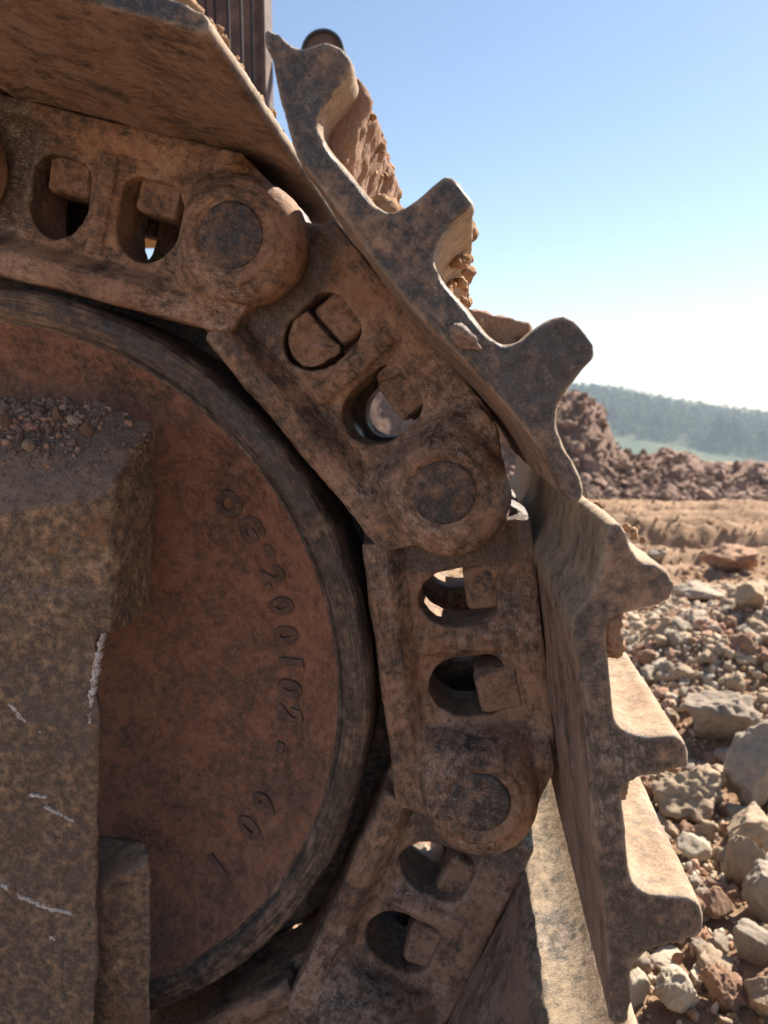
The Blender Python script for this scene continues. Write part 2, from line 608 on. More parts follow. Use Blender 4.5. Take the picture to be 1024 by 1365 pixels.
def hill_z(x, y):
    d = y + DCAM
    c = 615 + 1020 * x / np.maximum(d, 1)
    ridge = (540 - np.interp(c, RX, RY)) / 1020 * HD1
    s = np.clip((d - HD0) / (HD1 - HD0), 0, 1)
    z = -36.5 + (ridge + 36.5) * (0.25 * s + 0.75 * s * s * (3 - 2 * s))
    z = z - 30 * smooth(HD1, HD1 + 160, d)
    return z + 2.0 * fbm(x / 60, y / 60, 3, 51) * np.sin(np.clip(s, 0, 1) * math.pi)


hx = np.linspace(-500, 700, 220)
hy = np.concatenate([np.linspace(HD0 - 20, HD1 + 10, 90), np.linspace(HD1 + 20, HD1 + 160, 12)])
HX, HY = np.meshgrid(hx, hy, indexing='ij')
t = NT('hill_meadow')
v = t.vec(seeded=False)
M['hill'] = t.done(t.mix(t.step(t.noise(v, 0.03, 6), 0.4, 0.6), (0.065, 0.085, 0.045), (0.115, 0.125, 0.075)), 1.0, None, 0, 0.1)
tag(obj('hill', grid_mesh('hill', HX, HY, hill_z(HX, HY), None, None), M['hill']), None, None, None, 'structure')


def leaf(name, a, b):
    t = NT(name)
    v = t.vec(seeded=False)
    return t.done(t.mix(t.step(t.noise(v, 0.35, 5), 0.35, 0.65), a, b), 0.9, None, 0, 0.2)


M['wood'] = leaf('woodland', (0.035, 0.065, 0.016), (0.10, 0.14, 0.035))
M['conifer'] = leaf('dark_foliage', (0.022, 0.04, 0.022), (0.045, 0.07, 0.035))
t = NT('bark')
M['bark'] = t.done((0.06, 0.045, 0.035), 0.95)


def tuft_cloud(cent, rad, hgt, n, r):
    """leaf-sized triangles spread through a crown"""
    p = r.normal(size=(n, 3))
    p /= np.linalg.norm(p, axis=1)[:, None]
    p *= r.uniform(0.35, 1.0, (n, 1)) ** 0.5
    tz = (p[:, 2] + 1) / 2
    p[:, :2] *= (1.05 - 0.55 * tz)[:, None]
    p = p * np.array([rad, rad, hgt]) + cent
    s = rad * 0.22
    v = (p[:, None, :] + r.normal(size=(n, 3, 3)) * s).reshape(-1, 3)
    return v


wv = []
wr = np.random.default_rng(5)
cnt = 0
while cnt < 4200:
    c = wr.uniform(640, 1120)
    d = wr.uniform(HD0 + 8, HD1 + 3)
    x = (c - 615) / 1020 * d
    y = d - DCAM
    band = vnoise(np.array([x / 70 + 3]), np.array([d / 26.0]), 77)[0]
    s = (d - HD0) / (HD1 - HD0)
    if band < 0.46 and s < 0.93:
        continue
    z = hill_z(np.array([x]), np.array([y]))[0]
    h = wr.uniform(1.6, 3.4)
    wv.append(tuft_cloud(np.array([x, y, z + h * 0.6]), h * 0.85, h, 26, wr))
    cnt += 1
wv = np.concatenate(wv)
tag(obj('woodland', np_mesh('woodland', wv, np.arange(len(wv)).reshape(-1, 3), False), M['wood']),
    'hazy green woodland covering the far hillside', 'woodland', None, 'stuff')

TREES = [(944, 592, 38, 'dark tree on the far hill, first and tallest of the row above the earth heaps'),
         (969, 592, 34, 'dark tree on the far hill, second along the row, close beside the tallest'),
         (1000, 597, 26, 'low dark tree near the right picture edge on the far hill'),
         (866, 571, 24, 'broad dark tree at mid height of the far hill, over the middle of the heaps'),
         (836, 569, 20, 'small dark tree on the far hillside, right of the highest heap'),
         (811, 566, 24, 'dark tree on the far hillside just above the shoulder of the highest heap')]
for k, (x, y, hp, lab) in enumerate(TREES):
    # stand where the sight line meets the hillside
    best = None
    for d in np.linspace(HD0, HD1, 400):
        zz = hill_z(np.array([(x - 615) / 1020 * d]), np.array([d - DCAM]))[0]
        if zz >= (540 - y) / 1020 * d:
            best = d
            break
    d = best or HD0 + 60
    X = (x - 615) / 1020 * d
    zz = hill_z(np.array([X]), np.array([d - DCAM]))[0]
    H = hp / 1020 * d
    tr = thing('tree', lab, 'tree', (X, d - DCAM, zz - 0.2), 0, 'trees on the far hill')
    r2 = np.random.default_rng(100 + k)
    tv = [tuft_cloud(np.array([r2.normal() * H * .1, r2.normal() * H * .1, H * (0.3 + 0.22 * q)]), H * (0.34 - 0.07 * q), H * 0.26, 200, r2) for q in range(3)]
    tv = np.concatenate(tv)
    obj('crown', np_mesh('crown', tv, np.arange(len(tv)).reshape(-1, 3), False), M['conifer'], tr)
    mb = MB()
    mb.hull([(math.cos(a) * H * .03, math.sin(a) * H * .03, 0) for a in np.linspace(0, 5.2, 6)] +
            [(math.cos(a) * H * .012, math.sin(a) * H * .012, H * .7) for a in np.linspace(0, 5.2, 6)])
    obj('trunk', mb.mesh('trunk'), M['bark'], tr)


# ------------------------------------------------------------------ stones and clods
def rock_mesh(name, sub, seed, rough=0.22, cuts=5, crumb=0.0):
    r = random.Random(seed)
    bm = bmesh.new()
    bmesh.ops.create_icosphere(bm, subdivisions=sub, radius=1)
    off = Vector((r.uniform(-50, 50), r.uniform(-50, 50), r.uniform(-50, 50)))
    planes = []
    for _ in range(cuts):
        n = Vector((r.gauss(0, 1), r.gauss(0, 1), r.gauss(0, 1))).normalized()
        planes.append((n, r.uniform(0.45, 0.8)))
    for v in bm.verts:
        p = v.co.copy()
        for n, dd in planes:
            e = p.dot(n) - dd
            if e > 0:
                p -= n * e * 0.97
        k = 1 + rough * 0.8 * mnoise.fractal(p * 1.3 + off, 1.0, 2.0, 3) - 0.10 * abs(mnoise.noise(p * 2.6 - off)) + 0.07 * mnoise.fractal(p * 3.3 + off, 0.6, 2.1, 6)
        if crumb:
            k += crumb * (0.5 - mnoise.cell(p * 3.2 + off)) * 0.5 + crumb * abs(mnoise.noise(p * 3.5 + off))
        v.co = p * k
    me = bpy.data.meshes.new(name)
    bm.to_mesh(me)
    bm.free()
    me.polygons.foreach_set('use_smooth', [True] * len(me.polygons))
    return me


MATS = ['rock_grey', 'rock_tan', 'rock_red', 'rock_pale']
WEIGHT = [0.36, 0.34, 0.18, 0.12]
VAR = {}
for m in MATS:
    VAR[m] = []
    for k in range(6):
        me = rock_mesh('clod', 4, MATS.index(m) * 50 + k, 0.34, 9, 0.16 if m == 'rock_red' else 0.05)
        me.materials.append(M[m])
        VAR[m].append(me)


def tz(x, y):
    return float(terrain(np.array([x]), np.array([y]))[0])


# the stones one can point at: picture place of the foot, half width and half height in pixels
BIG = [(1022, 1085, 48, 58, 'rock_grey', 0, 'large rounded tan grey rock at the right picture edge, topmost of the big rocks there'),
       (1012, 1148, 44, 36, 'rock_tan', 0, 'blunt tan rock with a sunlit crest, lying just under the largest rounded one'),
       (996, 1192, 26, 40, 'rock_tan', 0, 'leaning narrow tan rock between two larger rocks at the right edge'),
       (1030, 1232, 32, 46, 'rock_grey', 0, 'steep grey rock cut off by the right picture edge, below the leaning one'),
       (957, 1238, 19, 26, 'rock_red', 0.12, 'upright pinkish red clod right of the lowest grouser tip'),
       (1016, 1292, 32, 32, 'rock_grey', 0, 'squarish pale grey rock at the right edge, low in the picture'),
       (895, 1295, 28, 9, 'rock_pale', 0, 'flat pale slab of stone below the lowest grouser tip'),
       (1022, 1372, 32, 42, 'rock_tan', 0, 'big tan rock in the bottom right corner'),
       (930, 1094, 46, 30, 'rock_tan', 0.25, 'crumbly tan lump of earth right of the two lower grousers'),
       (962, 1000, 50, 40, 'clay', 0.10, 'biggest grey brown boulder of clay behind the middle grouser'),
       (928, 1150, 22, 20, 'rock_pale', 0, 'pale knobbly stone beside the lowest grouser face'),
       (940, 806, 30, 14, 'rock_grey', 0, 'long grey stone lying on top of the gravel heap'),
       (985, 764, 34, 15, 'rock_red', 0.2, 'red brown lump where the gravel heap meets the field'),
       (1008, 815, 22, 20, 'rock_tan', 0, 'blunt tan stone at the right end of the gravel heap top'),
       (846, 1345, 22, 26, 'rock_pale', 0, 'sunlit pale stone against the foot of the lowest shoe'),
       (968, 1352, 26, 30, 'rock_red', 0.25, 'rough pinkish clod left of the bottom right corner rock'),
       (905, 1362, 30, 34, 'rock_pale', 0, 'jagged cream stone at the bottom edge beside the shoe'),
       (880, 748, 13, 9, 'rock_grey', 0, 'small bluish grey stone at the heap edge beside the top grouser')]
taken = []
for k, (x, y, hw, hh, mt, crumb, lab) in enumerate(BIG):
    dv = ray(x, y)
    s = 0.3
    hit = None
    for s in np.linspace(0.4, 4.5, 900):
        p = dv * s
        if p[2] < tz(p[0], p[1] - DCAM):
            hit = p
            break
    if hit is None:
        continue
    X, Y, Zg = hit[0], hit[1] - DCAM, hit[2]
    dist = hit[1]
    rx, rz = hw / FPX * dist, hh / FPX * dist
    me = rock_mesh('rock', 5 if hw > 25 else 4, 900 + k, 0.2, 6, crumb)
    me.materials.append(M[mt])
    o = obj('rock' if not crumb else 'clod', me, None, None, rng.uniform(0, 50))
    o.location = (X, Y + rx * 0.6, Zg + rz * 0.86)
    o.scale = (rx * 1.08, rx * 0.95, rz * 1.1)
    o.rotation_euler = (0, 0, rng.uniform(0, 6.28))
    if abs(hw - hh) > 12:
        o.rotation_euler = (0, 0, 0)
    tag(o, lab, 'rock' if not crumb else 'clod', 'rocks and clods beside the track')
    taken.append((X, Y + rx * 0.6, rx))

def free(x, y, r):
    for a, b, c in taken:
        if (x - a) ** 2 + (y - b) ** 2 < (c + r * 0.6) ** 2:
            return False
    return True


cands = []
cr = np.random.default_rng(21)
while len(cands) < 10500:
    d = cr.uniform(0.42, 2.85)
    c = cr.uniform(430, 1180)
    x = (c - 615) / 1020 * d * cr.uniform(0.9, 1.1)
    if cr.uniform() > (d / 2.85) ** 1.0 + 0.05:
        continue
    y = d - DCAM
    if y < 0.46 and x < 0.17:
        continue
    if y < 0.30 and x < 0.24:
        continue
    r = float(np.exp(cr.normal(math.log(0.0085), 0.5)))
    if d > 2.35 and cr.uniform() < (d - 2.35) / 0.55:
        continue
    r = min(r, 0.021)
    if not free(x, y, r):
        continue
    cands.append((x, y, r, d))
cands.sort(key=lambda q: -q[2] / q[3] * (1.0 if 780 < px_of(q[0], q[1]) < 1060 else 0.5))
for (x, y, r, d) in cands[:270]:
    m = cr.choice(MATS, p=WEIGHT)
    me = VAR[m][int(cr.integers(6))]
    o = bpy.data.objects.new('clod', me)
    o['seed'] = float(cr.uniform(0, 50))
    o.location = (x, y, tz(x, y) + r * 0.45)
    o.scale = (r * cr.uniform(.9, 1.35), r * cr.uniform(.9, 1.3), r * cr.uniform(.7, 1.1))
    o.rotation_euler = tuple(cr.uniform(0, 6.28, 3))
    link(o)
    nm = {'rock_grey': 'grey', 'rock_tan': 'tan', 'rock_red': 'reddish brown', 'rock_pale': 'pale cream'}[str(m)]
    tag(o, 'loose %s clod of dry earth lying in the rubble beside the track' % nm, 'clod', 'loose %s clods in the rubble' % nm)


def scatter(name, items, sub, mats, label, cat, seed):
    """one mass of small stones"""
    base = []
    for k in range(8):
        me = rock_mesh('grain', sub, seed + k, 0.5, 6)
        co = np.array([v.co[:] for v in me.vertices])
        fc = np.array([p.vertices[:] for p in me.polygons])
        base.append((co, fc))
        bpy.data.meshes.remove(me)
    r = np.random.default_rng(seed)
    V, F, MI = [], [], []
    n = 0
    for (x, y, z, s) in items:
        co, fc = base[int(r.integers(8))]
        a = r.normal(size=(3, 3))
        q, _ = np.linalg.qr(a)
        c2 = (co * r.uniform(0.7, 1.25, 3)) @ q * s + np.array([x, y, z])
        V.append(c2)
        F.append(fc + n)
        MI.append(np.full(len(fc), int(r.choice(len(mats), p=[1 / len(mats)] * len(mats)))))
        n += len(co)
    me = np_mesh(name, np.concatenate(V), np.concatenate(F), sub > 1)
    for m in mats:
        me.materials.append(M[m])
    me.polygons.foreach_set('material_index', np.concatenate(MI).astype(np.int32))
    o = obj(name, me, None)
    tag(o, label, cat, None, 'stuff')
    return o


xs = np.array([q[0] for q in cands[270:]])
ys = np.array([q[1] for q in cands[270:]])
zs = terrain(xs, ys)
scatter('rubble', [(q[0], q[1], zz + q[2] * 0.35, q[2]) for q, zz in zip(cands[270:], zs)], 2, ['rock_grey', 'rock_tan', 'rock_tan', 'rock_red'],
        'grey and tan rubble of small stones strewn beside the track', 'rubble', 300)
it = []
while len(it) < 6500:
    d = cr.uniform(0.62, 2.3)
    c = cr.uniform(760, 1120)
    x = (c - 615) / 1020 * d
    if cr.uniform() > d / 2.3 or (d - DCAM < 0.42 and x < 0.15):
        continue
    it.append((x, d - DCAM, 0, float(np.exp(cr.normal(math.log(0.0042), 0.4)))))
zz = terrain(np.array([q[0] for q in it]), np.array([q[1] for q in it]))
scatter('grit', [(q[0], q[1], a + q[3] * .3, q[3]) for q, a in zip(it, zz)], 1, ['rock_tan', 'rock_red', 'rock_pale', 'mud'],
        'fine grit and crumbs filling the gaps between the stones', 'grit', 350)
# crumbs over field
it = []
for _ in range(5200):
    d = cr.uniform(2.5, 7.8)
    c = cr.uniform(600, 1150)
    x = (c - 615) / 1020 * d
    it.append((x, d - DCAM, 0, float(np.exp(cr.normal(math.log(0.0075), 0.5)))))
zz = terrain(np.array([q[0] for q in it]), np.array([q[1] for q in it]))
scatter('gravel', [(q[0], q[1], a + q[3] * .2, q[3]) for q, a in zip(it, zz)], 1, ['rock_tan', 'mud', 'rock_red'],
        'crumbs of earth scattered over the rutted field', 'gravel', 400)
it = []
for _ in range(9500):
    c = cr.uniform(560, 1180)
    d = MD - 0.75 + abs(cr.normal(0, 0.75))
    x = (c - 615) / 1020 * d
    it.append((x, d - DCAM, 0, min(0.10, float(np.exp(cr.normal(math.log(0.015), 0.75))))))
zz = terrain(np.array([q[0] for q in it]), np.array([q[1] for q in it]))
scatter('debris', [(q[0], q[1], a + q[3] * .3, q[3]) for q, a in zip(it, zz)], 1, ['clod_far', 'mound', 'clod_far'],
        'broken reddish earth heaped behind the field', 'earth heap', 500)

# ------------------------------------------------------------------ idler wheel
IC = (-0.342, 0, -0.201)
idler = thing('track_idler', 'large rusty red idler wheel with a dark worn rim, inside the curve of the track', 'wheel', IC)
prof_dish = [(0.0005, .048), (.12, .048), (.185, .0465), (.21, .0425), (.228, .036), (.242, .028), (.252, .0205), (.2585, .0155)]
mb = MB()
n = 256


def ring(prof, seg=256):
    mb = MB()
    v, f = [], []
    for r, y in prof:
        for k in range(seg):
            a = 2 * math.pi * k / seg
            v.append((r * math.cos(a), y, r * math.sin(a)))
    for i in range(len(prof) - 1):
        for k in range(seg):
            a, b = i * seg + k, i * seg + (k + 1) % seg
            f.append((a, b, b + seg, a + seg))
    return mb.add(v, f)


def resample(prof, step):
    out = []
    for (a, b), (c, d) in zip(prof[:-1], prof[1:]):
        m = max(1, int(math.hypot(c - a, d - b) / step))
        out += [(a + (c - a) * k / m, b + (d - b) * k / m) for k in range(m)]
    return out + [prof[-1]]


dish = obj('dish', ring(resample(prof_dish, 0.004), 320).mesh('dish'), M['dish'], idler, 3)
prof_rim = [(.2585, .0155), (.2605, .0155), (.2622, .0125), (.2645, .0108), (.2675, .0100), (.2745, .0100), (.2788, .0112), (.2814, .0142), (.2826, .0185), (.2828, .022), (.2828, .088)]
obj('rim', ring(resample(prof_rim, 0.0015), 320).mesh('rim'), M['rim'], idler, 5)
obj('centre_flange', ring([(.2828, .088), (.312, .094), (.317, .098), (.317, .142), (.312, .146), (.2828, .152), (.2828, .226), (.05, .226), (.0005, .226)], 128).mesh('centre_flange', angle=40), M['bush'], idler, 8)

LET = [('O', 303, 674), ('G', 333, 706), ('-', 364, 733), ('2', 362, 770), ('0', 373, 809), ('0', 378, 848), ('1', 386, 883), ('0', 383, 919), ('2', 384, 955),
       ('-', 375, 1000), ('6', 350, 1072), ('0', 329, 1104), ('1', 288, 1156)]


def letter(ch, x, y):
    p = at(x, y, 0.036)
    rx, rz = p.x - IC[0], p.z - IC[2]
    ang = math.atan2(rz, rx)
    fc = bpy.data.curves.new('letter', 'FONT')
    fc.body = ch
    fc.align_x = 'CENTER'
    fc.align_y = 'CENTER'
    fc.size = 0.0245
    fc.extrude = 0.0012
    fc.bevel_depth = 0.0006
    fc.bevel_resolution = 2
    fc.offset = 0.0009
    o = bpy.data.objects.new('tmp', fc)
    COL.objects.link(o)
    dg = bpy.context.evaluated_depsgraph_get()
    me = bpy.data.meshes.new_from_object(o.evaluated_get(dg))
    bpy.data.objects.remove(o)
    r = math.hypot(rx, rz)
    yy = np.interp(r, [q[0] for q in prof_dish], [q[1] for q in prof_dish])
    # text x runs clockwise, text y points outwards; every corner is laid onto the curve of the dish
    ex = Vector((math.sin(ang), 0, -math.cos(ang)))
    ey = Vector((math.cos(ang), 0, math.sin(ang)))
    for q in me.vertices:
        w = Vector((rx, 0, rz)) + ex * q.co.x + ey * q.co.y
        rv = math.hypot(w.x, w.z)
        w.y = float(np.interp(rv, [k_[0] for k_ in prof_dish], [k_[1] for k_ in prof_dish])) - q.co.z - .0010
        q.co = w
    me.update()
    o = obj('letter', me, M['letter'], dish, rng.uniform(0, 9))
    return o


for ch, x, y in LET:
    letter(ch, x, y)

# ------------------------------------------------------------------ track links
mm = 0.001


def sc(pts):
    return [(a * mm, b * mm) for a, b in pts]


HOLE1 = [(-48.5, 18), (-48.5, -8), (-46, -16), (-40, -23), (-31, -27.5), (-24, -27.5), (-14, -22), (-8, -13), (-6, -3), (-6.5, 16), (-10, 24), (-16, 28), (-38, 28), (-44, 25)]
HOLE2 = [(15.5, 18), (15.5, -8), (18, -16), (24, -23), (33, -27.5), (42, -27.5), (51, -22), (58, -13), (60.5, -3), (60, 16), (56, 24), (50, 28), (26, 28), (20, 25)]


def link_shells(far=False):
    mb = MB()
    main = [(-78, 55), (-80, 30), (-76, -61), (84, -61), (84, 55)]
    mb.prism(sc(main), [sc(HOLE1), sc(HOLE2)], .036, .088)
    # bushing end, set inboard
    st = circle((-108, 0), 45, 30, 70, 262)
    mb.prism(sc(st + [(-112, -56), (-104, -61), (-66, -61), (-66, 55), (-82, 55), (-88, 46)]), [], .046, .09)
    # pin end, set outboard
    en = circle((108, 0), 41, 30, -100, 78)
    mb.prism(sc([(84, -60)] + [(108, -60), (118, -55), (122, -44)] + circle((108, 0), 41, 26, -60, 66) + [(110, 47), (97, 54), (84, 54)]), [], .0185, .044)
    mb.prism(sc(circle((108.5, 0), 29, 48)), [sc(circle((108, 0), 23.8, 48))], 0.0012, .03)
    pts = []
    for (r, y, o) in ((29, .0036, 1), (35, .0048, 2), (39, .009, 4), (41, .018, 5.5), (41, .03, 5.5)):
        pts += [(a * mm, y, b * mm) for a, b in circle((108 + o, 0), r, 40)]
    pts += [(64 * mm, .038, -46 * mm), (64 * mm, .038, 46 * mm), (76 * mm, .026, -40 * mm), (76 * mm, .026, 38 * mm), (66 * mm, .043, -46 * mm), (66 * mm, .043, 46 * mm), (115 * mm, .043, 0)]
    mb.hull(pts)
    mb.hull([(u * mm, y, v * mm) for u, y in ((60.5, .0385), (66, .036), (88, .0178), (88, .04), (60.5, .06)) for v in (-56, 53)])
    # rail
    def rail(u0, u1, yf, yb):
        cs = [(-60.5, yf + .004), (-57, yf), (-44, yf + .001), (-33, yf + .0165), (-33, yb), (-60.5, yb)]
        mb.hull([(u * mm, y, v * mm) for u in (u0, u1) for v, y in cs])
    rail(-72, 116, .019, .044)
    rail(-76, 78, .020, .09)
    rail(-112, -70, .044, .09)
    # shoe pad
    def pad(u0, u1, yf, yb):
        cs = [(57, yf), (48, yf), (33, yf + .009), (33, yb), (57, yb)]
        mb.hull([(u * mm, y, v * mm) for u in (u0, u1) for v, y in cs])
    pad(-80, 92, .029, .09)
    # rib between the two windows and lip round them
    mb.hull([(u * mm, y, v * mm) for u, y in ((-3, .039), (12, .039), (-1, .032), (10, .032)) for v in (-30, 36)])
    if far:
        mb.v = [(a, .24 - b, c) for a, b, c in mb.v]
        mb.f = [tuple(reversed(q)) for q in mb.f]
    return mb


LINK_ME = cast(link_shells(), 'link_rail', 0.0016, 10, ((0.035, 0.0014), (0.010, 0.0007), (0.004, 0.0004)))
FAR_ME = cast(link_shells(True), 'far_link_rail', 0.004, 2, ((0.03, 0.001),))


def turned(prof, seg, name, angle=None):
    return MB().lathe(prof, seg).mesh(name, angle=angle)


PIN_ME = turned([(.0192, .0030), (.0205, .0036), (.0214, .0052), (.0216, .012), (.0216, .23), (.019, .237)], 64, 'pin')
me2 = cast(MB().lathe([(.0188, .0026), (.0208, .0036), (.0215, .0056), (.0215, .03)], 64), 'pin', 0.0011, 2, ((0.012, 0.0007),))
PIN_ME = me2
BUSH_ME = turned([(.0315, .089), (.032, .09), (.032, .15), (.0315, .151)], 48, 'bushing', 40)


def nut_mesh(seed, sx=17, sz=15):
    r = random.Random(seed)
    mb = MB()
    pts = []
    for y, k in ((.0, .86), (.003, .97), (.006, 1.0), (.03, 1.0)):
        for a, b in ((-1, -.82), (-.82, -1), (.82, -1), (1, -.82), (1, 1), (-1, 1)):
            pts.append((a * sx * mm * k, y, b * sz * mm * k))
    mb.hull(pts)
    return cast(mb, 'nut', 0.0012, 2, ((0.012, 0.001),), seed)


NUTS = [nut_mesh(k) for k in range(3)]

LINK_LABEL = {0: 'track link cut off by the left picture edge at the top',
              1: 'top track link, nearly level under the overhanging shoe',
              2: 'slanting track link with one window packed with dry mud',
              3: 'upright track link with its two windows facing right beside the idler rim',
              4: 'lowest track link, leaning down left under the idler wheel',
              5: 'track link passing under the idler at the bottom picture edge'}
# each nut: u, v of its middle, size in u and v, depth, turn
NUT_AT = {0: [(-31, 20, 1, 1, .046, 0), (40, 20, 1, 1, .046, 0)],
          1: [(-29, 20, .95, .95, .046, -3), (38, 20, .95, .9, .045, 3)],
          2: [(-29, 21, 1.0, .95, .046, 0), (39, 21, .98, .95, .044, 3)],
          3: [(-31, 20, 1.0, .92, .048, 0), (42, 22, .95, 1.05, .034, -5)],
          4: [(-22, 24, 1.0, 1.0, .046, 4), (39, 22, 1.0, 1.05, .043, -8)],
          5: [(-29, 20, 1, 1, .046, 0), (40, 20, 1, 1, .046, 0)]}
LINKS = {}
for i in range(0, 6):
    c, ry = place(i)
    L = thing('track_link', LINK_LABEL[i], 'track link', c, ry, 'links of the track chain')
    LINKS[i] = L
    ln = (PIN[i] - PIN[i - 1]).length / 2
    seed = 11.7 * i + 2
    obj('link_rail', LINK_ME, M['link'], L, seed)
    obj('link_rail', FAR_ME, M['link'], L, seed + 5)
    p = obj('pin', PIN_ME, M['pin'], L, seed + 1)
    p.location = (.108, -.0012, 0)
    p = obj('bushing', BUSH_ME, M['bush'], L, seed + 1)
    p.location = (-.108, 0, 0)
    for k, (u, v_, su, sv, y, rot) in enumerate(NUT_AT[i]):
        q = obj('nut', NUTS[(i + k) % 3], M['nut'], L, seed + 2 + k)
        q.location = (u * mm, y, v_ * mm)
        q.scale = (su, 1, sv)
        q.rotation_euler = (0, math.radians(rot), 0)
        if i in (1, 2, 3):
            q = obj('nut', NUTS[(i + k) % 3], M['nut'], L, seed + 4 + k)
            q.location = (u * mm, .24 - y, v_ * mm)
            q.rotation_euler = (math.pi, 0, 0)
            q.scale = (su, 1, -sv) if False else (su, 1, sv)
            q.location.z = 19 * mm

# mud packed in the slanting link's upper window and crumbs in the lower
mb = MB()
mb.prism(sc([(-47, 4), (-47.5, -4), (-44, -14), (-38, -21), (-30, -24.5), (-22, -23), (-15, -18), (-12, -10), (-11, 2), (-14, 5.5), (-25, 5), (-35, 4)]), [], .0405, .062)
mb.hull([(u * mm, y, v * mm) for u, v, y in ((-30, -20, .043), (-16, -14, .043), (-13, 2, .041), (-28, 3, .039), (-26, -8, .0365), (-20, -3, .0365), (-30, -20, .05), (-13, 2, .05))])
mb.prism(sc(HOLE1), [], .062, .086)  # deeper plug added to shut out the sky and keep the gap dark
obj('mud', cast(mb, 'mud', 0.0013, 1, ((0.02, 0.0035), (0.006, 0.0012))), M['nut'], LINKS[2], 3)
mb = MB()
mb.hull([(u * mm, y, v * mm) for u, v, y in ((17, 26, .039), (30, 29, .04), (17, 14, .041), (23, 10, .044), (27, 26, .05), (17, 12, .055))])
obj('mud', cast(mb, 'mud', 0.0015, 1, ((0.012, 0.002),)), M['nut'], LINKS[2], 7)

# ------------------------------------------------------------------ track shoes
YS0, YS1 = -0.154, 0.394


def to_local(i, pts, Y=YS0):
    c, ry = place(i)
    d = Vector((math.cos(-ry), 0, math.sin(-ry)))
    nn = Vector((-d.z, 0, d.x))
    out = []
    for x, y in pts:
        p = at(x, y, Y)
        p.y = 0
        out.append(((p - c).dot(d), (p - c).dot(nn)))
    return out


def zz_(o, s, pts):
    return [(o[0] + x / s, o[1] + y / s) for x, y in pts]


S2 = zz_((340, 20), 2.133, [(20, 50), (40, 32), (65, 50), (90, 75), (120, 92), (140, 93), (165, 82), (195, 75), (225, 80), (255, 105), (275, 135), (272, 165),
                            (230, 220), (195, 265), (175, 300), (180, 330), (200, 365), (230, 400), (260, 435), (300, 485), (335, 530), (365, 555), (400, 557),
                            (430, 540), (470, 510), (510, 475), (545, 455), (575, 465), (600, 495), (625, 530), (625, 552), (600, 565), (560, 600), (525, 645),
                            (508, 685), (515, 720), (540, 760), (590, 820), (640, 880), (680, 925), (710, 940), (745, 930), (780, 900), (830, 865), (870, 853),
                            (900, 860), (930, 890), (965, 940), (970, 970), (950, 990)]) + \
    [(780, 490), (757, 520), (743, 545), (742, 570), (755, 600), (770, 625), (780, 650), (778, 668), (765, 672), (750, 660)] + \
    [(743, 640), (719, 599), (685, 555), (646, 511), (602, 465), (560, 423), (504, 355), (457, 292), (422, 243), (393, 207), (382, 170), (373, 137), (366, 104), (361, 76), (352, 62)]
S3 = zz_((640, 560), 3.657, [(625, 505), (650, 493), (680, 500), (705, 520), (720, 560), (735, 620), (760, 665), (800, 690), (850, 705), (890, 718), (925, 750),
                             (942, 800), (938, 858), (915, 880), (850, 905), (780, 930), (700, 950), (650, 965), (625, 985)]) + \
    zz_((700, 820), 3.94, [(425, 110), (435, 200), (445, 300), (455, 400), (465, 490), (490, 570), (540, 610), (610, 630), (700, 632), (790, 625), (830, 650),
                           (860, 700), (870, 760), (860, 805), (800, 820), (720, 835), (640, 850), (570, 875), (530, 905), (512, 940), (515, 1000), (525, 1080), (530, 1140)]) + \
    zz_((620, 1040), 3.01, [(655, 280), (665, 370), (690, 430), (740, 455), (820, 462), (900, 465), (940, 490), (960, 540), (965, 590), (945, 625), (900, 645),
                            (840, 660), (760, 680), (715, 705), (680, 740), (670, 790), (672, 850), (668, 920), (655, 978)]) + \
    [(838, 1345), (838, 1362), (833, 1371), (818, 1372), (813, 1364), (812, 1345)] + \
    [(812, 1305), (807, 1240), (801, 1180), (789, 1120)] + \
    zz_((700, 820), 3.94, [(340, 800), (310, 500), (270, 200)]) + \
    zz_((640, 560), 3.657, [(440, 1097), (450, 960), (500, 900), (560, 800), (590, 700), (600, 620), (612, 540)])
loc2, loc3 = to_local(2, S2), to_local(3, S3)
GR2 = [-0.075, 0.001, 0.083]


